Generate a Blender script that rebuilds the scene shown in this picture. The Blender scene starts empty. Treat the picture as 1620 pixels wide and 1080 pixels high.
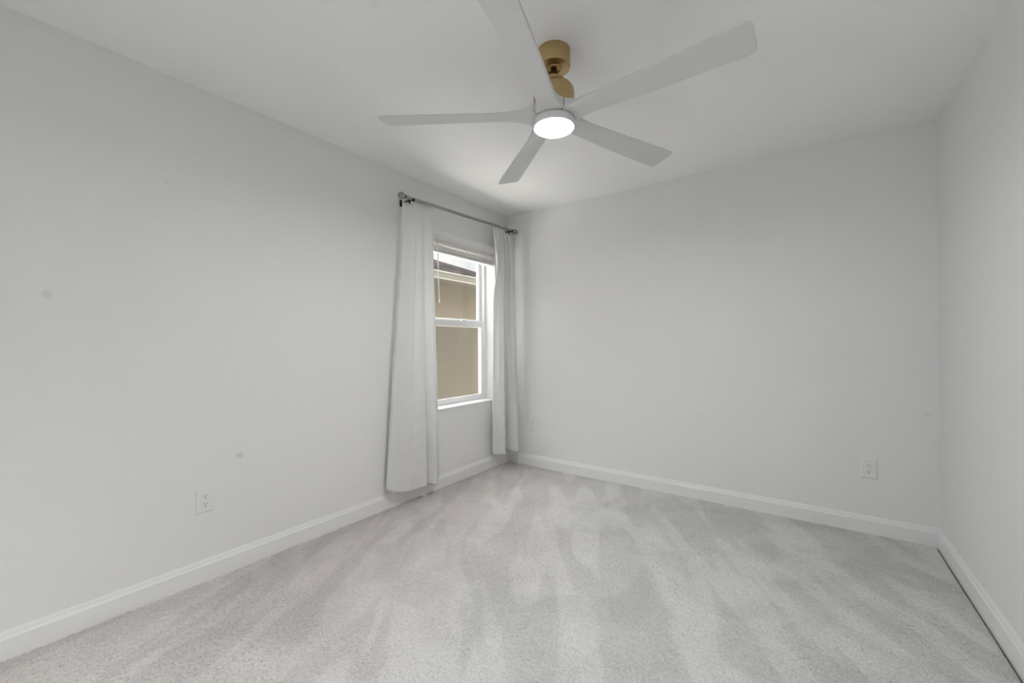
import bpy, bmesh, math
import numpy as np
from mathutils import Vector, Matrix, Euler

PI = math.pi
scene = bpy.context.scene
COL = scene.collection

# ------------------------------------------------------------------ camera
H = 2.44          # ceiling height
W = 3.0485        # room width
Y_FRONT = -4.05   # wall behind the camera
cam_d = bpy.data.cameras.new('camera')
cam = bpy.data.objects.new('camera', cam_d)
COL.objects.link(cam)
scene.camera = cam
cam_d.sensor_width = 36.0
cam_d.lens = 650.85 / 1620 * 36.0
cam_d.clip_start = 0.02
YAW, PITCH, ROLL = 0.62126, 0.006604, -0.003807
fw = Vector((-math.sin(YAW) * math.cos(PITCH), math.cos(YAW) * math.cos(PITCH), math.sin(PITCH)))
r0 = Vector((math.cos(YAW), math.sin(YAW), 0))
u0 = r0.cross(fw)
rt = r0 * math.cos(ROLL) + u0 * math.sin(ROLL)
up = u0 * math.cos(ROLL) - r0 * math.sin(ROLL)
m = Matrix((rt, up, -fw)).transposed().to_4x4()
m.translation = (2.43472, -3.32715, 1.16506)
cam.matrix_world = m

# ------------------------------------------------------------------ view, sky, large lights
scene.view_settings.view_transform = 'Standard'
scene.view_settings.look = 'None'
scene.view_settings.exposure = 0.08
scene.view_settings.gamma = 1.0
scene.view_settings.use_curve_mapping = False

LAMP_STRENGTH = 196.0     # fan light diffuser emission
SKY = 1.10
ZENITH = 9.2

world = bpy.data.worlds.new('overcast_sky')
scene.world = world
world.use_nodes = True
wn, wl = world.node_tree.nodes, world.node_tree.links
wn.clear()
wo = wn.new('ShaderNodeOutputWorld')
wb = wn.new('ShaderNodeBackground')
wt = wn.new('ShaderNodeTexCoord')
wz = wn.new('ShaderNodeTexNoise')
wz.inputs['Scale'].default_value = 7.0
wz.inputs['Detail'].default_value = 5.0
wr = wn.new('ShaderNodeValToRGB')
wr.color_ramp.elements[0].position = 0.36
wr.color_ramp.elements[0].color = (0.60, 0.67, 0.69, 1)
wr.color_ramp.elements[1].position = 0.60
wr.color_ramp.elements[1].color = (1.0, 0.99, 0.96, 1)
wl.new(wt.outputs['Generated'], wz.inputs['Vector'])
wl.new(wz.outputs['Fac'], wr.inputs['Fac'])
wl.new(wr.outputs['Color'], wb.inputs['Color'])
# bright overcast: dim towards the horizon, several times brighter overhead
wsep = wn.new('ShaderNodeSeparateXYZ')
wl.new(wt.outputs['Generated'], wsep.inputs['Vector'])
wgr = wn.new('ShaderNodeMapRange')
wgr.inputs['From Min'].default_value = 0.34
wgr.inputs['From Max'].default_value = 0.80
wgr.inputs['To Min'].default_value = SKY
wgr.inputs['To Max'].default_value = ZENITH
wl.new(wsep.outputs['Z'], wgr.inputs['Value'])
wl.new(wgr.outputs['Result'], wb.inputs['Strength'])
wl.new(wb.outputs['Background'], wo.inputs['Surface'])

sun = bpy.data.lights.new('hazy_sun', 'SUN')
sun.energy = 24.0
sun.angle = math.radians(8)
sun.color = (1.0, 0.985, 0.96)
suno = bpy.data.objects.new('hazy_sun', sun)
COL.objects.link(suno)
suno.rotation_euler = (-Vector((0.0, 0.45, 1.0))).to_track_quat('-Z', 'Y').to_euler()


# ------------------------------------------------------------------ helpers
def finish(bm, name, mat, parent=None, smooth=False, loc=None):
    bmesh.ops.recalc_face_normals(bm, faces=bm.faces)
    me = bpy.data.meshes.new(name)
    bm.to_mesh(me)
    bm.free()
    if smooth:
        for f in me.polygons:
            f.use_smooth = True
    me.materials.append(mat)
    o = bpy.data.objects.new(name, me)
    COL.objects.link(o)
    if parent is not None:
        o.parent = parent
    if loc is not None:
        o.location = loc
    return o


def auto_smooth(o, deg=35):
    """smooth faces, sharp edges where the angle is larger than deg"""
    me = o.data
    bm = bmesh.new()
    bm.from_mesh(me)
    for f in bm.faces:
        f.smooth = True
    for e in bm.edges:
        e.smooth = len(e.link_faces) == 2 and e.calc_face_angle(0) < math.radians(deg)
    bm.to_mesh(me)
    bm.free()
    return o


def box(bm, x0, x1, y0, y1, z0, z1, bevel=0.0, seg=2):
    v = [bm.verts.new((x, y, z)) for x in (x0, x1) for y in (y0, y1) for z in (z0, z1)]
    idx = [(0, 1, 3, 2), (4, 6, 7, 5), (0, 4, 5, 1), (2, 3, 7, 6), (0, 2, 6, 4), (1, 5, 7, 3)]
    fs = [bm.faces.new([v[i] for i in q]) for q in idx]
    if bevel > 0:
        es = list({e for f in fs for e in f.edges})
        bmesh.ops.bevel(bm, geom=es, offset=bevel, segments=seg, profile=0.5, affect='EDGES')
    return v


def lathe(bm, prof, n=48, mat=Matrix()):
    """profile [(r, h)] turned about local z"""
    rings = []
    for r, h in prof:
        if r < 1e-6:
            rings.append([bm.verts.new(mat @ Vector((0, 0, h)))])
        else:
            rings.append([bm.verts.new(mat @ Vector((r * math.cos(2 * PI * k / n), r * math.sin(2 * PI * k / n), h))) for k in range(n)])
    for a, b in zip(rings, rings[1:]):
        for k in range(n):
            k2 = (k + 1) % n
            if len(a) == 1 and len(b) == 1:
                continue
            if len(a) == 1:
                bm.faces.new((a[0], b[k], b[k2]))
            elif len(b) == 1:
                bm.faces.new((a[k], b[0], a[k2]))
            else:
                bm.faces.new((a[k], b[k], b[k2], a[k2]))
    return rings


def loft(bm, sections, cap=True):
    rows = [[bm.verts.new(p) for p in s] for s in sections]
    n = len(rows[0])
    for a, b in zip(rows, rows[1:]):
        for k in range(n):
            k2 = (k + 1) % n
            bm.faces.new((a[k], a[k2], b[k2], b[k]))
    if cap:
        bm.faces.new(rows[0])
        bm.faces.new(list(reversed(rows[-1])))
    return rows


def tube(bm, pts, r, n=12):
    pts = [Vector(p) for p in pts]
    secs = []
    for i, p in enumerate(pts):
        d = (pts[min(i + 1, len(pts) - 1)] - pts[max(i - 1, 0)]).normalized()
        a = d.orthogonal().normalized() if abs(d.z) > .9 else d.cross(Vector((0, 0, 1))).normalized()
        b = d.cross(a)
        secs.append([p + r * (a * math.cos(2 * PI * k / n) + b * math.sin(2 * PI * k / n)) for k in range(n)])
    loft(bm, secs)


def empty(name, loc, label=None, cat=None, group=None, kind=None):
    o = bpy.data.objects.new(name, None)
    COL.objects.link(o)
    o.location = loc
    o.empty_display_size = 0.1
    tag(o, label, cat, group, kind)
    return o


def tag(o, label=None, cat=None, group=None, kind=None):
    if label:
        o['label'] = label
    if cat:
        o['category'] = cat
    if group:
        o['group'] = group
    if kind:
        o['kind'] = kind
    return o


def struct(o, label=None, cat=None):
    return tag(o, label, cat, None, 'structure')


# ------------------------------------------------------------------ materials
def new_mat(name):
    mt = bpy.data.materials.new(name)
    mt.use_nodes = True
    nt = mt.node_tree
    b = nt.nodes['Principled BSDF']
    return mt, nt, b


def plain(name, col, rough=0.5, metal=0.0, spec=0.5, bump=0.0, scale=200.0, var=0.0):
    """plain procedural material with slight noise in colour and surface"""
    mt, nt, b = new_mat(name)
    b.inputs['Roughness'].default_value = rough
    b.inputs['Metallic'].default_value = metal
    b.inputs['Specular IOR Level'].default_value = spec
    tc = nt.nodes.new('ShaderNodeTexCoord')
    nz = nt.nodes.new('ShaderNodeTexNoise')
    nz.inputs['Scale'].default_value = scale
    nz.inputs['Detail'].default_value = 3
    nt.links.new(tc.outputs['Object'], nz.inputs['Vector'])
    mx = nt.nodes.new('ShaderNodeMix')
    mx.data_type = 'RGBA'
    mx.inputs['A'].default_value = (*[c * (1 - var) for c in col], 1)
    mx.inputs['B'].default_value = (*[min(1, c * (1 + var)) for c in col], 1)
    nt.links.new(nz.outputs['Fac'], mx.inputs['Factor'])
    nt.links.new(mx.outputs['Result'], b.inputs['Base Color'])
    if bump > 0:
        bp = nt.nodes.new('ShaderNodeBump')
        bp.inputs['Strength'].default_value = 1.0
        bp.inputs['Distance'].default_value = bump
        nt.links.new(nz.outputs['Fac'], bp.inputs['Height'])
        nt.links.new(bp.outputs['Normal'], b.inputs['Normal'])
    return mt


def wall_paint(name, col, scale, bump, marks=()):
    """painted knock-down drywall: two scales of bump; marks = small scuffs (position, radius, strength)"""
    mt, nt, b = new_mat(name)
    N, L = nt.nodes, nt.links
    b.inputs['Roughness'].default_value = 0.62
    b.inputs['Specular IOR Level'].default_value = 0.3
    geo = N.new('ShaderNodeNewGeometry')
    n1 = N.new('ShaderNodeTexNoise')
    n1.inputs['Scale'].default_value = scale
    n1.inputs['Detail'].default_value = 4
    n1.inputs['Distortion'].default_value = 0.4
    L.new(geo.outputs['Position'], n1.inputs['Vector'])
    rp = N.new('ShaderNodeMapRange')
    rp.interpolation_type = 'SMOOTHSTEP'
    rp.inputs['From Min'].default_value = 0.42
    rp.inputs['From Max'].default_value = 0.62
    L.new(n1.outputs['Fac'], rp.inputs['Value'])
    bp = N.new('ShaderNodeBump')
    bp.inputs['Strength'].default_value = 1.0
    bp.inputs['Distance'].default_value = bump
    L.new(rp.outputs['Result'], bp.inputs['Height'])
    L.new(bp.outputs['Normal'], b.inputs['Normal'])
    col_out = None
    prev = None
    for (pos, rad, k) in marks:
        vm = N.new('ShaderNodeVectorMath')
        vm.operation = 'DISTANCE'
        L.new(geo.outputs['Position'], vm.inputs[0])
        vm.inputs[1].default_value = pos
        nz = N.new('ShaderNodeTexNoise')
        nz.inputs['Scale'].default_value = 45
        L.new(geo.outputs['Position'], nz.inputs['Vector'])
        ad = N.new('ShaderNodeMath')
        ad.operation = 'MULTIPLY_ADD'
        L.new(nz.outputs['Fac'], ad.inputs[0])
        ad.inputs[1].default_value = rad * 0.8
        L.new(vm.outputs['Value'], ad.inputs[2])
        mr = N.new('ShaderNodeMapRange')
        mr.interpolation_type = 'SMOOTHSTEP'
        mr.inputs['From Min'].default_value = rad * 1.6
        mr.inputs['From Max'].default_value = rad * 0.7
        mr.inputs['To Min'].default_value = 0.0
        mr.inputs['To Max'].default_value = k
        L.new(ad.outputs['Value'], mr.inputs['Value'])
        mx = N.new('ShaderNodeMix')
        mx.data_type = 'RGBA'
        L.new(mr.outputs['Result'], mx.inputs['Factor'])
        if prev is None:
            mx.inputs['A'].default_value = (*col, 1)
        else:
            L.new(prev, mx.inputs['A'])
        mx.inputs['B'].default_value = (0.28, 0.28, 0.30, 1)
        prev = mx.outputs['Result']
    if prev is None:
        b.inputs['Base Color'].default_value = (*col, 1)
    else:
        L.new(prev, b.inputs['Base Color'])
    return mt


WHITE = (0.86, 0.86, 0.86)
M_wall_left = wall_paint('wall_paint_left', WHITE, 70, 0.0003,
                         [((0, -3.075, 1.37), 0.020, 0.14), ((0, -2.395, 0.584), 0.020, 0.22), ((0, -2.70, 1.93), 0.018, 0.06)])
M_wall_back = wall_paint('wall_paint_back', WHITE, 70, 0.0003,
                         [((2.994, 0, 0.752), 0.02, 0.10), ((1.78, 0, 0.62), 0.018, 0.07), ((2.58, 0, 1.42), 0.015, 0.05)])
M_wall = wall_paint('wall_paint', WHITE, 70, 0.0003)
M_ceil = wall_paint('ceiling_paint', (0.95, 0.95, 0.95), 70, 0.00022, [((1.127, -2.384, 2.44), 0.03, 0.08)])
M_trim = plain('trim_enamel', (0.88, 0.88, 0.88), 0.35, bump=0.0001, scale=40, var=0.01)
M_vinyl = plain('white_vinyl', (0.88, 0.88, 0.88), 0.35, var=0.01)
M_blade = plain('matte_white_blade', (0.69, 0.69, 0.69), 0.5, var=0.012, scale=60)
M_fanwhite = plain('fan_white', (0.80, 0.79, 0.79), 0.45, var=0.01)
M_blind = plain('blind_white', (0.90, 0.90, 0.895), 0.45, var=0.01)
M_plate = plain('outlet_white', (0.84, 0.84, 0.84), 0.4, var=0.01)
M_slot = plain('outlet_slot_dark', (0.02, 0.02, 0.02), 0.6)
M_nickel = plain('brushed_dark_nickel', (0.33, 0.32, 0.305), 0.24, metal=1.0, var=0.05, scale=300)
M_black = plain('black_metal', (0.03, 0.028, 0.025), 0.4, metal=0.6)
M_subfloor = plain('subfloor_dark', (0.06, 0.055, 0.05), 0.9, var=0.2, scale=30)
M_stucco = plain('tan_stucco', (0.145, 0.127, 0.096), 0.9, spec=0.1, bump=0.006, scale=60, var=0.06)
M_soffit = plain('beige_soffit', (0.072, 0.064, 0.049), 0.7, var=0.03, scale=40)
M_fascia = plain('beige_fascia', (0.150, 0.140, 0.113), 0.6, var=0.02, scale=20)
M_drip = plain('cream_metal', (0.36, 0.354, 0.325), 0.5, var=0.01)
M_ground = plain('pale_concrete_path', (0.62, 0.60, 0.56), 0.95, bump=0.003, scale=30, var=0.08)


def brushed_gold():
    mt, nt, b = new_mat('brushed_gold')
    N, L = nt.nodes, nt.links
    b.inputs['Metallic'].default_value = 1.0
    b.inputs['Roughness'].default_value = 0.33
    b.inputs['Anisotropic'].default_value = 0.6
    tc = N.new('ShaderNodeTexCoord')
    mp = N.new('ShaderNodeMapping')
    mp.inputs['Scale'].default_value = (14, 14, 900)
    nz = N.new('ShaderNodeTexNoise')
    nz.inputs['Scale'].default_value = 1.0
    nz.inputs['Detail'].default_value = 3
    L.new(tc.outputs['Object'], mp.inputs['Vector'])
    L.new(mp.outputs['Vector'], nz.inputs['Vector'])
    cr = N.new('ShaderNodeValToRGB')
    cr.color_ramp.elements[0].color = (0.44, 0.32, 0.15, 1)
    cr.color_ramp.elements[1].color = (0.58, 0.44, 0.23, 1)
    L.new(nz.outputs['Fac'], cr.inputs['Fac'])
    L.new(cr.outputs['Color'], b.inputs['Base Color'])
    return mt


M_gold = brushed_gold()
M_bronze = plain('dark_bronze', (0.16, 0.10, 0.045), 0.35, metal=1.0, var=0.1)


def curtain_mat():
    mt, nt, b = new_mat('white_curtain_cloth')
    N, L = nt.nodes, nt.links
    b.inputs['Base Color'].default_value = (0.91, 0.908, 0.902, 1)
    b.inputs['Roughness'].default_value = 0.85
    b.inputs['Specular IOR Level'].default_value = 0.15
    tc = N.new('ShaderNodeTexCoord')
    mp = N.new('ShaderNodeMapping')
    mp.inputs['Scale'].default_value = (9, 9, 16)
    nz = N.new('ShaderNodeTexNoise')
    nz.inputs['Scale'].default_value = 1.0
    nz.inputs['Detail'].default_value = 4
    nz.inputs['Distortion'].default_value = 1.2
    L.new(tc.outputs['Object'], mp.inputs['Vector'])
    L.new(mp.outputs['Vector'], nz.inputs['Vector'])
    bp = N.new('ShaderNodeBump')
    bp.inputs['Strength'].default_value = 0.6
    bp.inputs['Distance'].default_value = 0.006
    L.new(nz.outputs['Fac'], bp.inputs['Height'])
    L.new(bp.outputs['Normal'], b.inputs['Normal'])
    tr = N.new('ShaderNodeBsdfTranslucent')
    tr.inputs['Color'].default_value = (0.93, 0.93, 0.925, 1)
    ms = N.new('ShaderNodeMixShader')
    ms.inputs['Fac'].default_value = 0.30
    out = nt.nodes['Material Output']
    L.new(b.outputs['BSDF'], ms.inputs[1])
    L.new(tr.outputs['BSDF'], ms.inputs[2])
    L.new(ms.outputs['Shader'], out.inputs['Surface'])
    return mt


M_curtain = curtain_mat()


def glass_mat():
    mt, nt, b = new_mat('window_glass')
    N, L = nt.nodes, nt.links
    N.remove(b)
    t = N.new('ShaderNodeBsdfTransparent')
    t.inputs['Color'].default_value = (0.97, 0.97, 0.97, 1)
    g = N.new('ShaderNodeBsdfGlossy')
    g.inputs['Roughness'].default_value = 0.02
    f = N.new('ShaderNodeFresnel')
    f.inputs['IOR'].default_value = 1.45
    k = N.new('ShaderNodeMath')
    k.operation = 'MULTIPLY'
    k.inputs[1].default_value = 0.05
    L.new(f.outputs['Fac'], k.inputs[0])
    ms = N.new('ShaderNodeMixShader')
    L.new(k.outputs['Value'], ms.inputs['Fac'])
    L.new(t.outputs['BSDF'], ms.inputs[1])
    L.new(g.outputs['BSDF'], ms.inputs[2])
    L.new(ms.outputs['Shader'], N['Material Output'].inputs['Surface'])
    return mt


M_glass = glass_mat()


def screen_mat():
    mt, nt, b = new_mat('insect_screen_mesh')
    N, L = nt.nodes, nt.links
    b.inputs['Base Color'].default_value = (0.16, 0.15, 0.14, 1)
    b.inputs['Roughness'].default_value = 0.8
    t = N.new('ShaderNodeBsdfTransparent')
    tc = N.new('ShaderNodeTexCoord')
    mp = N.new('ShaderNodeMapping')
    mp.inputs['Scale'].default_value = (1, 8, 260)
    nz = N.new('ShaderNodeTexNoise')
    nz.inputs['Scale'].default_value = 1.0
    L.new(tc.outputs['Object'], mp.inputs['Vector'])
    L.new(mp.outputs['Vector'], nz.inputs['Vector'])
    mr = N.new('ShaderNodeMapRange')
    mr.inputs['To Min'].default_value = 0.16
    mr.inputs['To Max'].default_value = 0.36
    L.new(nz.outputs['Fac'], mr.inputs['Value'])
    ms = N.new('ShaderNodeMixShader')
    L.new(mr.outputs['Result'], ms.inputs['Fac'])
    L.new(t.outputs['BSDF'], ms.inputs[1])
    L.new(b.outputs['BSDF'], ms.inputs[2])
    L.new(ms.outputs['Shader'], N['Material Output'].inputs['Surface'])
    return mt


M_screen = screen_mat()


def lamp_mat():
    mt, nt, b = new_mat('lit_diffuser')
    b.inputs['Base Color'].default_value = (0.9, 0.9, 0.9, 1)
    b.inputs['Emission Color'].default_value = (1.0, 0.99, 0.985, 1)
    b.inputs['Emission Strength'].default_value = LAMP_STRENGTH
    return mt


M_lamp = lamp_mat()


def carpet_mat():
    mt, nt, b = new_mat('cut_pile_carpet')
    N, L = nt.nodes, nt.links
    b.inputs['Roughness'].default_value = 0.95
    b.inputs['Specular IOR Level'].default_value = 0.05
    geo = N.new('ShaderNodeNewGeometry')

    def noise(scale, rotz=0.0, stretch=(1, 1, 1), detail=3, dist=0.0):
        mp = N.new('ShaderNodeMapping')
        mp.inputs['Rotation'].default_value = (0, 0, rotz)
        ms = N.new('ShaderNodeMapping')          # stretched after the turn
        ms.inputs['Scale'].default_value = stretch
        nz = N.new('ShaderNodeTexNoise')
        nz.inputs['Scale'].default_value = scale
        nz.inputs['Detail'].default_value = detail
        nz.inputs['Distortion'].default_value = dist
        L.new(geo.outputs['Position'], mp.inputs['Vector'])
        L.new(mp.outputs['Vector'], ms.inputs['Vector'])
        L.new(ms.outputs['Vector'], nz.inputs['Vector'])
        return nz.outputs['Fac']

    def remap(v, a, b_, lo, hi):
        r = N.new('ShaderNodeMapRange')
        r.interpolation_type = 'SMOOTHSTEP'
        r.inputs['From Min'].default_value = a
        r.inputs['From Max'].default_value = b_
        r.inputs['To Min'].default_value = lo
        r.inputs['To Max'].default_value = hi
        L.new(v, r.inputs['Value'])
        return r.outputs['Result']

    def mul(a, b_):
        k = N.new('ShaderNodeMath')
        k.operation = 'MULTIPLY'
        L.new(a, k.inputs[0])
        L.new(b_, k.inputs[1])
        return k.outputs['Value']

    # yarn specks times dark flecks that paint the shade in pits between tufts, vacuum nap streaks (run from the back wall towards the right front), broad worn patches
    speck_pit_shade = mul(remap(noise(480, detail=3), 0.32, 0.62, 0.70, 1.10), remap(noise(380, detail=1), 0.60, 0.68, 1.0, 0.55))
    streak = remap(noise(4.0, rotz=math.radians(59), stretch=(0.30, 1.2, 1), detail=2, dist=0.5), 0.44, 0.54, 0.91, 1.03)
    patch = remap(noise(2.6, detail=4, dist=1.0), 0.38, 0.62, 0.95, 1.05)
    v = mul(mul(speck_pit_shade, streak), patch)
    hue = N.new('ShaderNodeMix')
    hue.data_type = 'RGBA'
    hue.inputs['A'].default_value = (0.688, 0.645, 0.626, 1)
    hue.inputs['B'].default_value = (0.700, 0.697, 0.686, 1)
    sx = N.new('ShaderNodeSeparateXYZ')
    L.new(geo.outputs['Position'], sx.inputs['Vector'])
    wob = N.new('ShaderNodeMath')
    wob.operation = 'MULTIPLY_ADD'
    L.new(noise(1.4), wob.inputs[0])
    wob.inputs[1].default_value = 1.6
    L.new(sx.outputs['X'], wob.inputs[2])
    L.new(remap(wob.outputs['Value'], 0.9, 2.6, 0, 1), hue.inputs['Factor'])
    mx = N.new('ShaderNodeVectorMath')
    mx.operation = 'SCALE'
    L.new(hue.outputs['Result'], mx.inputs[0])
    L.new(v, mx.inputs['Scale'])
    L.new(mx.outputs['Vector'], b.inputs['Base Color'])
    return mt


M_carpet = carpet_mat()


def shingle_mat():
    mt, nt, b = new_mat('brown_asphalt_shingles')
    N, L = nt.nodes, nt.links
    b.inputs['Roughness'].default_value = 1.0
    b.inputs['Specular IOR Level'].default_value = 0.0
    tc = N.new('ShaderNodeTexCoord')
    mp = N.new('ShaderNodeMapping')
    mp.inputs['Rotation'].default_value = (0, 0, PI / 2)
    mp.inputs['Scale'].default_value = (1, 1, 1)
    br = N.new('ShaderNodeTexBrick')
    br.inputs['Scale'].default_value = 1.0
    br.inputs['Brick Width'].default_value = 0.28
    br.inputs['Row Height'].default_value = 0.13
    br.inputs['Mortar Size'].default_value = 0.008
    br.inputs['Color1'].default_value = (0.014, 0.0122, 0.0118, 1)
    br.inputs['Color2'].default_value = (0.027, 0.024, 0.0233, 1)
    br.inputs['Mortar'].default_value = (0.006, 0.005, 0.005, 1)
    L.new(tc.outputs['Object'], mp.inputs['Vector'])
    L.new(mp.outputs['Vector'], br.inputs['Vector'])
    nz = N.new('ShaderNodeTexNoise')
    nz.inputs['Scale'].default_value = 9
    nz.inputs['Detail'].default_value = 5
    L.new(tc.outputs['Object'], nz.inputs['Vector'])
    mx = N.new('ShaderNodeMix')
    mx.data_type = 'RGBA'
    mx.blend_type = 'OVERLAY'
    mx.inputs['Factor'].default_value = 0.6
    L.new(br.outputs['Color'], mx.inputs['A'])
    L.new(nz.outputs['Fac'], mx.inputs['B'])
    L.new(mx.outputs['Result'], b.inputs['Base Color'])
    return mt


M_shingle = shingle_mat()

# ------------------------------------------------------------------ room shell
WY0, WY1, WZ0, WZ1 = -1.235, -0.197, 0.622, 2.098      # window opening in the left wall
WT = 0.20


def wall_with_hole_x(name, x0, x1, ya, yb, hy0, hy1, hz0, hz1, mat):
    """wall slab across x0..x1, running in y, with one rectangular hole"""
    bm = bmesh.new()
    ys, zs = [ya, hy0, hy1, yb], [0, hz0, hz1, H]
    g = {}
    for i, x in enumerate((x0, x1)):
        for j, y in enumerate(ys):
            for k, z in enumerate(zs):
                g[i, j, k] = bm.verts.new((x, y, z))
    for i in range(2):
        for j in range(3):
            for k in range(3):
                if (j, k) != (1, 1):
                    bm.faces.new((g[i, j, k], g[i, j + 1, k], g[i, j + 1, k + 1], g[i, j, k + 1]))
    for j in range(3):
        bm.faces.new((g[0, j, 0], g[0, j + 1, 0], g[1, j + 1, 0], g[1, j, 0]))
        bm.faces.new((g[0, j, 3], g[0, j + 1, 3], g[1, j + 1, 3], g[1, j, 3]))
        bm.faces.new((g[0, 0, j], g[0, 0, j + 1], g[1, 0, j + 1], g[1, 0, j]))
        bm.faces.new((g[0, 3, j], g[0, 3, j + 1], g[1, 3, j + 1], g[1, 3, j]))
    bm.faces.new((g[0, 1, 1], g[0, 2, 1], g[1, 2, 1], g[1, 1, 1]))
    bm.faces.new((g[0, 1, 2], g[0, 2, 2], g[1, 2, 2], g[1, 1, 2]))
    bm.faces.new((g[0, 1, 1], g[0, 1, 2], g[1, 1, 2], g[1, 1, 1]))
    bm.faces.new((g[0, 2, 1], g[0, 2, 2], g[1, 2, 2], g[1, 2, 1]))
    return finish(bm, name, mat)


struct(wall_with_hole_x('wall_left', -WT, 0.0, Y_FRONT, 0.0, WY0, WY1, WZ0, WZ1, M_wall_left))

bm = bmesh.new()
box(bm, -WT, W + 0.12, 0.0, 0.12, 0, H)
struct(finish(bm, 'wall_back', M_wall_back))
bm = bmesh.new()
box(bm, W, W + 0.12, Y_FRONT, 0.0, 0, H)
struct(finish(bm, 'wall_right', M_wall))
# wall behind the camera, with a wide opening added to let in fill daylight
bm = bmesh.new()
for (xa, xb, za, zb) in ((-WT, 0.55, 0, H), (2.45, W + 0.12, 0, H), (0.55, 2.45, 0, 0.4), (0.55, 2.45, 1.9, H)):
    box(bm, xa, xb, Y_FRONT - 0.12, Y_FRONT, za, zb)
bmesh.ops.remove_doubles(bm, verts=bm.verts, dist=1e-5)
struct(finish(bm, 'wall_front', M_wall))
bm = bmesh.new()
box(bm, -WT, W + 0.12, Y_FRONT - 0.12, 0.12, H, H + 0.1)
struct(finish(bm, 'ceiling', M_ceil))
bm = bmesh.new()
box(bm, -WT, W + 0.12, Y_FRONT - 0.12, 0.12, -0.10, -0.010)
struct(finish(bm, 'floor_slab', M_subfloor))

# baseboards: moulded profile (offset from the wall, height), mitred in the corners
BB = [(0.0, -0.010), (0.0140, -0.010), (0.0140, 0.078), (0.0122, 0.081), (0.0095, 0.087), (0.0080, 0.0935),
      (0.0080, 0.0955), (0.0066, 0.0965), (0.0050, 0.1015), (0.0035, 0.1055), (0.0, 0.106)]


def baseboard(name, p0, p1, inward, m0, m1):
    """p0->p1 along the wall line; inward = unit normal into the room; m0/m1 = mitre at each end"""
    p0, p1, inward = Vector(p0), Vector(p1), Vector(inward)
    d = (p1 - p0).normalized()
    bm = bmesh.new()
    secs = []
    for base, sgn, mt_ in ((p0, 1, m0), (p1, -1, m1)):
        secs.append([base + inward * t + d * (sgn * t * mt_) + Vector((0, 0, z)) for t, z in BB])
    loft(bm, secs)
    return auto_smooth(struct(finish(bm, name, M_trim)), 25)


baseboard('baseboard_left', (0, Y_FRONT, 0), (0, 0, 0), (1, 0, 0), 0, 1)
baseboard('baseboard_back', (0, 0, 0), (W, 0, 0), (0, -1, 0), 1, 1)
baseboard('baseboard_right', (W, 0, 0), (W, Y_FRONT, 0), (-1, 0, 0), 1, 0)

# carpet: a real pile surface, every tuft tip a little higher or lower than the next
def carpet():
    rng = np.random.default_rng(7)
    x0, x1 = 0.0142, W - 0.0142 - 0.0045
    y0, y1 = Y_FRONT, -0.0142
    st = 0.0052
    nx, ny = int((x1 - x0) / st), int((y1 - y0) / st)
    xs, ys = np.linspace(x0, x1, nx), np.linspace(y0, y1, ny)
    X, Y = np.meshgrid(xs, ys, indexing='ij')
    Z = rng.uniform(-1, 1, X.shape)
    Z = 0.0022 * Z - 0.0085 * (rng.uniform(0, 1, X.shape) < 0.11) * rng.uniform(0.4, 1, X.shape)
    # gentle rolls of the pile
    Z += 0.0012 * np.sin(X * 9.1 + 2.0 * np.sin(Y * 3.1)) * np.sin(Y * 7.3 + 1.5 * np.sin(X * 4.7))
    X = X + rng.uniform(-.0018, .0018, X.shape)
    Y = Y + rng.uniform(-.0018, .0018, Y.shape)
    X[0], X[-1] = x0, x1
    Y[:, 0], Y[:, -1] = y0, y1
    Z = Z + 0.0
    Z[-1] -= 0.009
    Z[-2] -= 0.002
    co = np.stack([X, Y, Z], -1).reshape(-1, 3).astype(np.float32)
    i = np.arange(nx * ny).reshape(nx, ny)
    q = np.stack([i[:-1, :-1], i[1:, :-1], i[1:, 1:], i[:-1, 1:]], -1).reshape(-1, 4).astype(np.int32)
    me = bpy.data.meshes.new('floor')
    me.vertices.add(len(co))
    me.vertices.foreach_set('co', co.ravel())
    me.loops.add(q.size)
    me.loops.foreach_set('vertex_index', q.ravel())
    me.polygons.add(len(q))
    me.polygons.foreach_set('loop_start', np.arange(0, q.size, 4, dtype=np.int32))
    me.polygons.foreach_set('loop_total', np.full(len(q), 4, dtype=np.int32))
    me.polygons.foreach_set('use_smooth', np.ones(len(q), dtype=bool))
    me.update(calc_edges=True)
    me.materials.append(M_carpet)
    o = bpy.data.objects.new('floor', me)
    COL.objects.link(o)
    return struct(o)


carpet()

# ------------------------------------------------------------------ window in the left wall
win = empty('window_1', (0, 0, 0), kind='structure')


def frame_rect(bm, x0, x1, ya, yb, za, zb, l, r, b, t, bevel=0.002):
    """rectangular frame, member widths left/right/bottom/top"""
    box(bm, x0, x1, ya, ya + l, za, zb, bevel)
    box(bm, x0, x1, yb - r, yb, za, zb, bevel)
    box(bm, x0, x1, ya + l, yb - r, za, za + b, bevel)
    box(bm, x0, x1, ya + l, yb - r, zb - t, zb, bevel)


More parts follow.
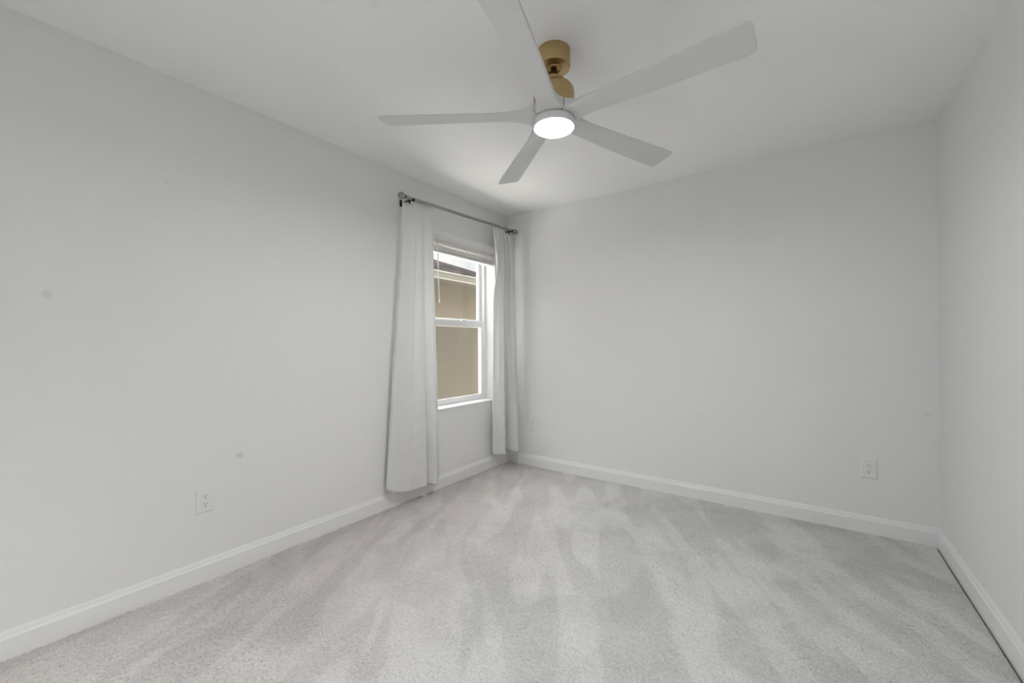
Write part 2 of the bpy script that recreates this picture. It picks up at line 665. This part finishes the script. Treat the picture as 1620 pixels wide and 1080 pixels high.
FX = -0.120     # inner face of the vinyl frame
FZ0 = 0.641     # top of the sill slab
bm = bmesh.new()
frame_rect(bm, FX - 0.075, FX, WY0, WY1, FZ0, WZ1, 0.030, 0.030, 0.030, 0.030)
finish(bm, 'window_frame', M_vinyl, win)
MR = 1.365      # meeting rail
bm = bmesh.new()
frame_rect(bm, FX - 0.066, FX - 0.034, WY0 + 0.030, WY1 - 0.030, MR - 0.012, WZ1 - 0.03, 0.038, 0.038, 0.046, 0.036)
us = finish(bm, 'upper_sash', M_vinyl, win)
bm = bmesh.new()
frame_rect(bm, FX - 0.032, FX - 0.003, WY0 + 0.022, WY1 - 0.022, FZ0 + 0.014, MR + 0.018, 0.045, 0.045, 0.034, 0.058)
box(bm, FX - 0.003, FX + 0.003, WY0 + 0.09, WY1 - 0.09, FZ0 + 0.030, FZ0 + 0.035, 0.001)
lsash = finish(bm, 'lower_sash', M_vinyl, win)
bm = bmesh.new()
box(bm, FX - 0.052, FX - 0.048, WY0 + 0.060, WY1 - 0.060, MR + 0.030, WZ1 - 0.060)
finish(bm, 'pane', M_glass, us)
bm = bmesh.new()
box(bm, FX - 0.020, FX - 0.016, WY0 + 0.060, WY1 - 0.060, FZ0 + 0.044, MR - 0.036)
finish(bm, 'pane', M_glass, lsash)
bm = bmesh.new()
box(bm, FX - 0.0745, FX - 0.0735, WY0 + 0.032, WY1 - 0.032, FZ0 + 0.031, MR - 0.014)
finish(bm, 'insect_screen', M_screen, win)
for yy in (-0.95, -0.50):                     # sash locks on the meeting rail
    bm = bmesh.new()
    box(bm, FX - 0.030, FX - 0.006, yy - 0.03, yy + 0.03, MR + 0.0175, MR + 0.030, 0.003)
    box(bm, FX - 0.024, FX - 0.012, yy - 0.008, yy + 0.04, MR + 0.030, MR + 0.036, 0.002)
    finish(bm, 'sash_lock', M_vinyl, lsash)
bm = bmesh.new()
box(bm, -0.198, 0.008, WY0 + 0.001, WY1 - 0.001, WZ0 + 0.0005, FZ0 - 0.0005, 0.004, 3)
finish(bm, 'window_sill', M_trim, win)

# unseen window added behind the camera for fill light: frame and panes
fill_win = empty('added_fill_window', (0, 0, 0), kind='structure')
bm = bmesh.new()
for (xa, xb, za, zb) in ((0.55, 0.60, 0.4, 1.9), (2.40, 2.45, 0.4, 1.9), (0.60, 2.40, 0.4, 0.45), (0.60, 2.40, 1.85, 1.9), (1.475, 1.525, 0.45, 1.85)):
    box(bm, xa, xb, Y_FRONT - 0.10, Y_FRONT - 0.04, za, zb, 0.002)
finish(bm, 'window_frame', M_vinyl, fill_win)  # frame of the added fill window
for xa, xb in ((0.60, 1.475), (1.525, 2.40)):
    bm = bmesh.new()
    box(bm, xa, xb, Y_FRONT - 0.073, Y_FRONT - 0.069, 0.45, 1.85)
    finish(bm, 'pane', M_glass, fill_win)  # pane of the added fill window

# ------------------------------------------------------------------ blind
BY0, BY1 = WY0 + 0.008, WY1 - 0.008
blind = empty('window_blind', (-0.03, (BY0 + BY1) / 2, WZ1),
              'white horizontal slat blind raised to the top of the window', 'blind')


def bpart(name, bm, mat=M_blind, parent=None, smooth=False):
    o = finish(bm, name, mat, smooth=smooth)
    o.parent = blind
    o.matrix_parent_inverse = Matrix.Translation(-Vector(blind.location))
    return o


bm = bmesh.new()
box(bm, -0.062, -0.012, BY0, BY1, WZ1 - 0.048, WZ1 - 0.001, 0.002)
bpart('headrail', bm)
# moulded valance in front of the headrail
VP = [(-0.009, 0.0), (-0.009, -0.064), (0.002, -0.064), (0.006, -0.060), (0.006, -0.054), (0.002, -0.050), (0.002, -0.040),
      (0.0005, -0.036), (0.0005, -0.024), (0.002, -0.020), (0.002, -0.012), (0.005, -0.008), (0.006, -0.002), (0.004, 0.0)]
bm = bmesh.new()
loft(bm, [[Vector((x, y, WZ1 - 0.001 + z)) for x, z in VP] for y in (BY0, BY1)])
auto_smooth(bpart('valance', bm), 25)
zs = WZ1 - 0.068
for k in range(6):
    z = zs - 0.0165 * k - (0.004 if k > 2 else 0)
    bm = bmesh.new()
    secs = []
    for y in (BY0 + 0.004, BY1 - 0.004):
        top = [Vector((-0.062 + 0.05 * t, y, z + 0.0018 * math.sin(PI * t) + 0.0012 + (0.006 + 0.0016 * math.sin(k * 2.3)) * (t - .5))) for t in (0, .25, .5, .75, 1)]
        bot = [v - Vector((0, 0, 0.0036)) for v in reversed(top)]
        secs.append(top + bot)
    loft(bm, secs)
    bpart('slat', bm)
zb = zs - 0.0165 * 5 - 0.004 - 0.010
bm = bmesh.new()
box(bm, -0.064, -0.010, BY0 + 0.004, BY1 - 0.004, zb - 0.016, zb, 0.004, 3)
bpart('bottom_rail', bm)
for yy in (-0.900, -0.611, -0.320):           # ladder cords, in loose loops beside the stack
    bm = bmesh.new()
    for dy, ph in ((0.0, 0.0), (0.006, 1.3), (-0.005, 2.2)):
        pts = []
        for q in range(25):
            t = q / 24
            pts.append((-0.0065 + 0.003 * math.sin(t * 14 + ph), yy + dy + 0.010 * math.sin(t * 19 + ph) * math.sin(PI * t), zs + 0.004 - t * (zs - zb + 0.012)))
        tube(bm, pts, 0.0013, 6)
    bpart('ladder_cord', bm, M_blind, smooth=True)
bm = bmesh.new()
tube(bm, [(0.012, -0.975, WZ1 - 0.045), (0.014, -0.972, 1.90), (0.012, -0.962, 1.70), (0.008, -0.950, 1.518)], 0.0042, 8)
lathe(bm, [(0.0, 0), (0.006, 0.002), (0.0065, 0.022), (0.004, 0.028)], 12, Matrix.Translation((0.008, -0.950, 1.505)))
bpart('tilt_wand', bm, M_vinyl, smooth=True)

# ------------------------------------------------------------------ curtain rod, brackets, curtains
ROD_X = 0.132
RA, RB = Vector((ROD_X, -1.436, 2.2105)), Vector((ROD_X, -0.047, 2.2600))
rod_dir = (RB - RA).normalized()


def along(t_m, off=0.0):
    return RA + rod_dir * t_m


def lathe_along(bm, prof, base, direction, n=32):
    q = Vector((0, 0, 1)).rotation_difference(direction)
    lathe(bm, prof, n, Matrix.Translation(base) @ q.to_matrix().to_4x4())


L_ROD = (RB - RA).length
rod = empty('curtain_rod', (RA + RB) / 2, 'dark nickel curtain rod with ball finials above the window', 'curtain rod')


def rpart(name, bm, mat=M_nickel):
    o = finish(bm, name, mat)
    o.parent = rod
    o.matrix_parent_inverse = Matrix.Translation(-Vector(rod.location))
    return auto_smooth(o, 40)


bm = bmesh.new()
lathe_along(bm, [(0, 0.030), (0.0125, 0.030), (0.0125, L_ROD * .52), (0.0122, L_ROD * .52 + .001), (0.0112, L_ROD * .52 + .001), (0.0112, L_ROD - 0.028), (0, L_ROD - 0.028)], RA, rod_dir)
rpart('rod_tube', bm)
FIN = [(0, -0.0255)] + [(0.0255 * math.sin(a), -0.0255 * math.cos(a)) for a in np.linspace(0.15, 2.72, 18)] + \
      [(0.0095, 0.0250), (0.0085, 0.0285), (0.0150, 0.0295), (0.0165, 0.0325), (0.0165, 0.0365), (0.0145, 0.0390),
       (0.0130, 0.0420), (0.0130, 0.0520), (0.0150, 0.0540), (0.0150, 0.0590), (0.0128, 0.0610), (0, 0.0610)]
for base, d in ((RA, rod_dir), (RB, -rod_dir)):
    bm = bmesh.new()
    lathe_along(bm, FIN, base, d)
    rpart('finial', bm)

for yb_, lab in ((-1.335, 'dark metal curtain rod bracket under the left ball finial'),
                 (-0.112, 'dark metal curtain rod bracket near the room corner')):
    t = (yb_ - RA.y) / rod_dir.y
    c = RA + rod_dir * t
    br = empty('curtain_bracket', (0, yb_, c.z - 0.02), lab, 'curtain bracket', 'brackets holding the curtain rod')

    def kpart(name, bm, mat=M_black):
        o = finish(bm, name, mat)
        o.parent = br
        o.matrix_parent_inverse = Matrix.Translation(-Vector(br.location))
        return auto_smooth(o, 40)
    bm = bmesh.new()
    box(bm, 0.0003, 0.006, yb_ - 0.010, yb_ + 0.010, c.z - 0.030, c.z + 0.022, 0.002)
    kpart('wall_plate', bm)
    bm = bmesh.new()
    box(bm, 0.005, c.x - 0.0155, yb_ - 0.006, yb_ + 0.006, c.z - 0.009, c.z + 0.001, 0.002)
    kpart('arm', bm)
    bm = bmesh.new()                      # open cup the rod lies in
    secs = []
    for y in (yb_ - 0.008, yb_ + 0.008):
        ang = np.linspace(PI, 2 * PI, 13)
        zc = c.z + (y - yb_) * rod_dir.z
        secs.append([Vector((c.x + 0.0170 * math.cos(a), y, zc + 0.0170 * math.sin(a))) for a in ang] +
                    [Vector((c.x + 0.0136 * math.cos(a), y, zc + 0.0136 * math.sin(a))) for a in reversed(ang)])
    loft(bm, secs)
    kpart('cup', bm)
    bm = bmesh.new()
    lathe(bm, [(0, -0.026), (0.007, -0.025), (0.0075, -0.016), (0.0045, -0.014), (0.0045, -0.009), (0, -0.009)], 16, Matrix.Translation((c.x - 0.030, c.y, c.z)))
    kpart('set_screw', bm, M_black)


def curve_pts(keys, s):
    """piecewise smooth (Catmull-Rom) through keys [(s, x, y[, z])]"""
    ks = np.array([k[0] for k in keys])
    v = np.array([k[1:] for k in keys], float)
    i = int(np.clip(np.searchsorted(ks, s) - 1, 0, len(ks) - 2))
    t = (s - ks[i]) / (ks[i + 1] - ks[i])
    p1, p2 = v[i], v[i + 1]
    h = ks[i + 1] - ks[i]
    m1 = (v[i + 1] - v[i - 1]) / (ks[i + 1] - ks[i - 1]) * h if i > 0 else (p2 - p1)
    m2 = (v[i + 2] - v[i]) / (ks[i + 2] - ks[i]) * h if i + 2 < len(ks) else (p2 - p1)
    return ((2 * t**3 - 3 * t**2 + 1) * p1 + (t**3 - 2 * t**2 + t) * m1 + (-2 * t**3 + 3 * t**2) * p2 + (t**3 - t**2) * m2)


def curtain(name, label, ya, yb_, keys, nfold, seed, power=0.85, mid=None):
    """cloth panel: gathered rod pocket at the top, wide folds at the hem"""
    rng = np.random.default_rng(seed)
    NS, NZ = 220, 110
    ph = rng.uniform(0, 2 * PI, 8)
    verts = np.zeros((NZ, NS, 3))
    for j in range(NS):
        s = j / (NS - 1)
        y_t = ya + (yb_ - ya) * s
        rodp = RA + rod_dir * ((y_t - RA.y) / rod_dir.y)
        fold = math.sin(2 * PI * nfold * s + ph[0] + 0.9 * math.sin(5 * s + ph[1]))
        fold2 = math.sin(2 * PI * nfold * 2.3 * s + ph[2])
        hem = curve_pts(keys, s)          # x, y, z at the hem
        # the cloth sags at its outer end, where the bracket arm passes over it
        e_ = s if seed == 3 else 1 - s
        k = min(1.0, max(0.0, (e_ - 0.32) / 0.10))
        k = k * k * (3 - 2 * k)
        ztop = rodp.z + (0.0275 + 0.005 * fold2) * k - 0.031 * (1 - k)
        for i in range(NZ):
            v = i / (NZ - 1)
            z = ztop + (hem[2] - ztop) * v
            drop = rodp.z - z
            w = 0.0 if drop < 0.03 else min(1.0, (drop - 0.03) / (rodp.z - hem[2] - 0.03))
            wy = w ** power
            wx = w ** 0.75
            # back tabs: the cloth hangs just behind the rod, a low ruffle stands above it
            k = min(1.0, max(0.0, drop) / 0.12)
            xt = rodp.x - 0.0235 + 0.0050 * fold + ((0.002 if seed == 3 else 0.010) * fold + (0.001 if seed == 3 else 0.004) * fold2 + 0.006) * k
            x = xt * (1 - wx) + hem[0] * wx
            y = y_t * (1 - wy) + hem[1] * wy
            if mid is not None:
                y += mid(s, w)
            if seed == 3 and s < 0.12:      # outer edge turns back towards the wall
                e_ = (1 - s / 0.12) * min(1.0, w * 6) * (1 - w)
                x -= 0.060 * e_
                y += 0.048 * e_
            # gathers keep running down and fade
            x += (0.003 if seed == 3 else 0.010) * fold * math.exp(-w * 3.2) * min(1, w * 8)
            if seed == 3:                     # broad pleats that meet in narrow creases
                cr = [0.0, 0.44 - 0.04 * w, 0.73, 1.0]
                for c0, c1 in zip(cr, cr[1:]):
                    if c0 <= s <= c1:
                        x += 0.018 * (math.sin(PI * (s - c0) / (c1 - c0)) ** 0.55 - 0.5) * math.exp(-1.0 * w) * min(1, w * 10)
            wr = math.exp(-((w - .78) / .25) ** 2) * math.sin(PI * s) ** 0.7
            x += 0.0040 * wr * math.sin(31 * z + 9 * s + ph[3]) * math.sin(13 * s + 7 * z + ph[4]) + 0.0028 * wr * math.sin(57 * z - 14 * s + ph[5])
            if w > 0.955 and w < 0.962:
                x -= 0.0015
            verts[i, j] = (max(x, 0.012), min(y, -0.012), z)
    me = bpy.data.meshes.new(name)
    bm = bmesh.new()
    g = [[bm.verts.new(verts[i, j]) for j in range(NS)] for i in range(NZ)]
    for i in range(NZ - 1):
        for j in range(NS - 1):
            bm.faces.new((g[i][j], g[i][j + 1], g[i + 1][j + 1], g[i + 1][j]))
    o = finish(bm, name, M_curtain, smooth=True)
    md = o.modifiers.new('thickness', 'SOLIDIFY')
    md.thickness = 0.0016
    md.offset = 0
    tag(o, label, 'curtain', 'white curtains at the window')
    return o


left_keys = [(0.00, 0.030, -1.470, 0.165), (0.05, 0.040, -1.500, 0.160), (0.12, 0.062, -1.490, 0.145), (0.22, 0.078, -1.430, 0.115),
             (0.34, 0.090, -1.360, 0.104), (0.48, 0.103, -1.275, 0.102), (0.60, 0.112, -1.205, 0.102), (0.64, 0.108, -1.182, 0.104), (0.66, 0.080, -1.172, 0.106),
             (0.70, 0.060, -1.165, 0.108), (0.76, 0.085, -1.148, 0.102), (0.84, 0.125, -1.112, 0.092), (0.87, 0.128, -1.100, 0.095), (0.91, 0.100, -1.070, 0.108),
             (0.95, 0.070, -1.030, 0.125), (1.00, 0.060, -1.000, 0.130)]
curtain('curtain', 'long white curtain panel left of the window, the wider of the pair', -1.412, -1.116, left_keys, 2.7, 3)
right_keys = [(0.00, 0.035, -0.300, 0.165), (0.06, 0.055, -0.322, 0.150), (0.14, 0.085, -0.315, 0.143), (0.28, 0.125, -0.285, 0.142), (0.38, 0.155, -0.262, 0.142),
              (0.42, 0.140, -0.235, 0.146), (0.46, 0.085, -0.205, 0.152), (0.52, 0.060, -0.185, 0.158), (0.58, 0.095, -0.165, 0.160), (0.66, 0.150, -0.170, 0.158),
              (0.78, 0.200, -0.150, 0.152), (0.88, 0.208, -0.110, 0.152), (0.95, 0.188, -0.070, 0.158), (1.00, 0.160, -0.050, 0.165)]
curtain('curtain', 'narrow white curtain panel right of the window in the room corner', -0.385, -0.085, right_keys, 5.0, 11,
        mid=lambda s, w: (0.055 * (1 - s) ** 1.5) * math.exp(-((w - .16) / .10) ** 2))

# ------------------------------------------------------------------ outlets
def outlet(loc, rotz, label):
    """duplex receptacle; local frame: x along the wall, -y out of the wall, z up"""
    root = empty('wall_outlet', loc, label, 'outlet', 'duplex outlets low on the walls')
    root.rotation_euler = (0, 0, rotz)
    bm = bmesh.new()
    a = [(0.0395, 0.0), (0.0395, 0.0022), (0.0365, 0.0052), (0.033, 0.0062)]
    secs = []
    for ext, out in a:
        hw, hh = ext, ext + 0.0205
        secs.append([Vector((sx * hw, -0.0004 - out, sz * hh)) for sx, sz in ((-1, -1), (1, -1), (1, 1), (-1, 1))])
    loft(bm, secs)
    finish(bm, 'plate', M_plate, root)
    for zc in (0.0195, -0.0195):
        bm = bmesh.new()
        ring = []
        for k in range(40):
            an = 2 * PI * k / 40
            ring.append((0.0172 * math.cos(an), max(-0.0142, min(0.0142, 0.0172 * math.sin(an)))))
        secs = [[Vector((x * f, -y_, zc + z * f)) for x, z in ring] for f, y_ in ((1.0, 0.0055), (1.0, 0.0078), (0.96, 0.0086))]
        loft(bm, secs)
        rec = finish(bm, 'receptacle', M_plate, root)
        bm = bmesh.new()
        box(bm, -0.0078, -0.0054, -0.00875, -0.0080, zc + 0.0005, zc + 0.0085)
        box(bm, 0.0054, 0.0074, -0.00875, -0.0080, zc + 0.0012, zc + 0.0078)
        lathe(bm, [(0, 0), (0.0027, 0), (0.0027, 0.0007), (0, 0.0007)], 14,
              Matrix.Translation((0, -0.0080, zc - 0.0068)) @ Matrix.Rotation(PI / 2, 4, 'X'))
        finish(bm, 'slots', M_slot, rec)
    bm = bmesh.new()
    lathe(bm, [(0, 0), (0.0034, 0), (0.003, 0.0012), (0, 0.0014)], 14, Matrix.Translation((0, -0.0064, 0)) @ Matrix.Rotation(PI / 2, 4, 'X'))
    finish(bm, 'screw', M_plate, root)
    return root


outlet((0, -2.5500, 0.397), PI / 2, 'white duplex outlet on the left wall, nearest the camera')
outlet((2.7395, 0, 0.3960), 0, 'white duplex outlet at the right end of the back wall')
outlet((0.2990, 0, 0.3930), 0, 'white duplex outlet on the back wall beside the right curtain')

# ------------------------------------------------------------------ ceiling fan
FXY = Vector((1.546, -1.765))
fan = empty('ceiling_fan', (FXY.x, FXY.y, H), 'white five-blade ceiling fan with brushed gold mount and lit round lamp', 'ceiling fan')


def fpart(name, bm, mat, parent=None, deg=35):
    """mesh built in fan axes with absolute heights (z from the floor)"""
    for v in bm.verts:
        v.co.z -= H
    o = finish(bm, name, mat, parent or fan)
    return auto_smooth(o, deg)


bm = bmesh.new()
lathe(bm, [(0.0, H - 0.0004), (0.0718, H - 0.0004), (0.0718, H - 0.068), (0.0700, H - 0.0735), (0.0660, H - 0.0755), (0.0, H - 0.0755)], 72)
fpart('canopy', bm, M_gold)
bm = bmesh.new()
lathe(bm, [(0.0270, H - 0.0750), (0.0330, H - 0.0752), (0.0345, H - 0.0775), (0.0335, H - 0.0805), (0.0300, H - 0.0820), (0.0270, H - 0.0805), (0.0262, H - 0.0775), (0.0270, H - 0.0750)], 40)
fpart('hanger_ring', bm, M_gold)
bm = bmesh.new()
lathe(bm, [(0.0, H - 0.074), (0.0140, H - 0.074), (0.0140, 2.280), (0.0, 2.280)], 32)
fpart('downrod', bm, M_bronze)
bm = bmesh.new()
lathe(bm, [(0.0, 2.318), (0.040, 2.318), (0.0455, 2.315), (0.0470, 2.310), (0.0470, 2.296), (0.053, 2.2935), (0.066, 2.289), (0.078, 2.281), (0.0855, 2.270),
           (0.0885, 2.257), (0.0890, 2.244), (0.0890, 2.190), (0.0870, 2.188), (0.0, 2.188)], 72)
mh = fpart('motor_housing', bm, M_gold, deg=30)
bm = bmesh.new()
lathe(bm, [(0.0, 2.189), (0.080, 2.189), (0.080, 2.180), (0.0, 2.180)], 48)
fpart('rotor', bm, M_black)
bm = bmesh.new()
lathe(bm, [(0.0, 2.181), (0.070, 2.181), (0.078, 2.177), (0.080, 2.172), (0.080, 2.140), (0.0, 2.140)], 72)
fpart('hub', bm, M_fanwhite)

# blade: a loft of rounded sections from the sculpted root block out to the thin tilted paddle
ST = [  # r, clockwise half width, counter-clockwise half width, thickness, pitch deg, z centre, roundness
    (0.062, 0.0440, 0.0440, 0.0400, 0, 2.1610, 16), (0.080, 0.0560, 0.0570, 0.0402, 0, 2.1608, 16), (0.090, 0.0590, 0.0640, 0.0400, 1, 2.1606, 14), (0.098, 0.0520, 0.0640, 0.0392, 1.5, 2.1602, 10),
    (0.108, 0.0450, 0.0600, 0.0378, 3, 2.1598, 8), (0.120, 0.0410, 0.0565, 0.0350, 4.5, 2.1594, 6), (0.135, 0.0395, 0.0540, 0.0315, 6, 2.1590, 5), (0.155, 0.0392, 0.0525, 0.0272, 8, 2.1582, 4),
    (0.180, 0.0395, 0.0520, 0.0225, 10, 2.1575, 3), (0.215, 0.0405, 0.0520, 0.0175, 12, 2.1565, 3), (0.260, 0.0425, 0.0530, 0.0145, 13, 2.1560, 3.2), (0.330, 0.0460, 0.0555, 0.0128, 13.5, 2.1555, 3.5),
    (0.420, 0.0505, 0.0585, 0.0118, 13.5, 2.1550, 3.5), (0.520, 0.0560, 0.0615, 0.0108, 13.5, 2.1550, 3.5), (0.620, 0.0610, 0.0635, 0.0098, 13, 2.1550, 3.5), (0.700, 0.0645, 0.0655, 0.0090, 13, 2.1550, 3.5),
    (0.735, 0.0655, 0.0655, 0.0085, 13, 2.1550, 3.5), (0.748, 0.0640, 0.0640, 0.0080, 13, 2.1550, 3.5), (0.756, 0.0595, 0.0595, 0.0072, 13, 2.1550, 3.2), (0.7605, 0.0520, 0.0520, 0.0055, 13, 2.1550, 3),
    (0.7620, 0.0450, 0.0450, 0.0030, 13, 2.1550, 3)]


def blade_mesh():
    bm = bmesh.new()
    secs = []
    n = 64
    rs = [q[0] for q in ST[:4]] + list(np.linspace(0.102, 0.735, 72)) + [q[0] for q in ST[-5:]]
    for r in rs:
        wa, wb_, t, p, zc, ex = curve_pts(ST, r)
        w = wa + wb_
        cp, sp = math.cos(math.radians(p)), math.sin(math.radians(p))
        sec = []
        g = min(1.0, max(0.0, (r - 0.11) / 0.30))
        g = g * g * (3 - 2 * g)
        ex = ex + 4 * g
        for k in range(n):
            a = 2 * PI * k / n
            lx = math.copysign(abs(math.cos(a)) ** (2 / ex), math.cos(a)) * w / 2 + (wb_ - wa) / 2
            lz = math.copysign(abs(math.sin(a)) ** (2 / ex), math.sin(a)) * t / 2
            # thin the clockwise edge a little (aerofoil)
            lz *= 1.0 + 0.22 * g * max(-1.0, min(1.0, lx / (w / 2)))
            yy = lx * cp + lz * sp             # +y is the counter-clockwise edge, which hangs lower
            zz = -lx * sp + lz * cp
            sec.append(Vector((r, yy, zc - H + zz)))
        secs.append(sec)
    loft(bm, secs)
    return bm


blade0 = finish(blade_mesh(), 'blade', M_blade, fan)
auto_smooth(blade0, 50)
BASE_ANG = -2.5
for k in range(5):
    o = blade0
    if k:
        o = blade0.copy()
        COL.objects.link(o)
        o.parent = fan
    o.rotation_euler = (0, 0, math.radians(BASE_ANG + 72 * k))

bm = bmesh.new()
lathe(bm, [(0.0, 2.1395), (0.0830, 2.1395), (0.0875, 2.1380), (0.0890, 2.1340), (0.0890, 2.1075), (0.0875, 2.1050), (0.0855, 2.1050), (0.0855, 2.1100), (0.0, 2.1100)], 72)
lk = fpart('light_kit', bm, M_fanwhite)
bm = bmesh.new()
lathe(bm, [(0.0, 2.1098), (0.0850, 2.1098), (0.0850, 2.1060), (0.082, 2.1048), (0.060, 2.1040), (0.030, 2.1036), (0.0, 2.1035)], 72)
fpart('diffuser', bm, M_lamp, lk)

# ------------------------------------------------------------------ outside
bm = bmesh.new()
box(bm, -14, -WT - 0.02, -9, 12, -0.40, -0.30)
struct(finish(bm, 'ground', M_ground))

house = empty('neighbouring_house', (-6.5, 0.0, -0.3), 'tan stucco house with brown hip roof outside the window', 'house')


def hpart(name, bm, mat):
    o = finish(bm, name, mat)
    o.parent = house
    o.matrix_parent_inverse = Matrix.Translation(-Vector(house.location))
    return o


EX, EY0, EY1, EXB = -2.75, -7.0, 4.42, -11.0     # eave rectangle
ZE = 2.458
bm = bmesh.new()
box(bm, EXB + 0.45, EX - 0.45, EY0 + 0.45, EY1 - 0.45, -0.30, 2.40)
hpart('stucco_wall', bm, M_stucco)
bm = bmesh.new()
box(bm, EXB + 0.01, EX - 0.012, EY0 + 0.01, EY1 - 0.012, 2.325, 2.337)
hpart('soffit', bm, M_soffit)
bm = bmesh.new()
for (xa, xb, ya, yb_) in ((EX - 0.02, EX, EY0, EY1), (EXB, EXB + 0.02, EY0, EY1), (EXB, EX, EY0, EY0 + 0.02), (EXB, EX, EY1 - 0.02, EY1)):
    box(bm, xa, xb, ya, yb_, 2.318, 2.440)
hpart('fascia', bm, M_fascia)
bm = bmesh.new()
for (xa, xb, ya, yb_) in ((EX - 0.03, EX + 0.014, EY0, EY1 + 0.014), (EXB, EX + 0.014, EY1 - 0.03, EY1 + 0.014)):
    box(bm, xa, xb, ya, yb_, 2.438, ZE, 0.003)
for (xa, xb, ya, yb_) in ((EX - 0.004, EX + 0.006, EY0, EY1 + 0.006), (EXB, EX + 0.006, EY1 - 0.004, EY1 + 0.006)):
    box(bm, xa, xb, ya, yb_, 2.318, 2.332, 0.002)
hpart('drip_edge', bm, M_drip)
bm = bmesh.new()
SL = 0.395
half = (EX - EXB) / 2
xm = (EX + EXB) / 2
rz = ZE + half * SL
e = 0.02
c = [bm.verts.new(p) for p in ((EX + e, EY0 - e, ZE), (EX + e, EY1 + e, ZE), (EXB - e, EY1 + e, ZE), (EXB - e, EY0 - e, ZE))]
ra, rb = bm.verts.new((xm, EY0 + half, rz)), bm.verts.new((xm, EY1 - half, rz))
bm.faces.new((c[0], c[1], rb, ra))
bm.faces.new((c[1], c[2], rb))
bm.faces.new((c[2], c[3], ra, rb))
bm.faces.new((c[3], c[0], ra))
bm.faces.new((c[3], c[2], c[1], c[0]))
hpart('roof', bm, M_shingle)
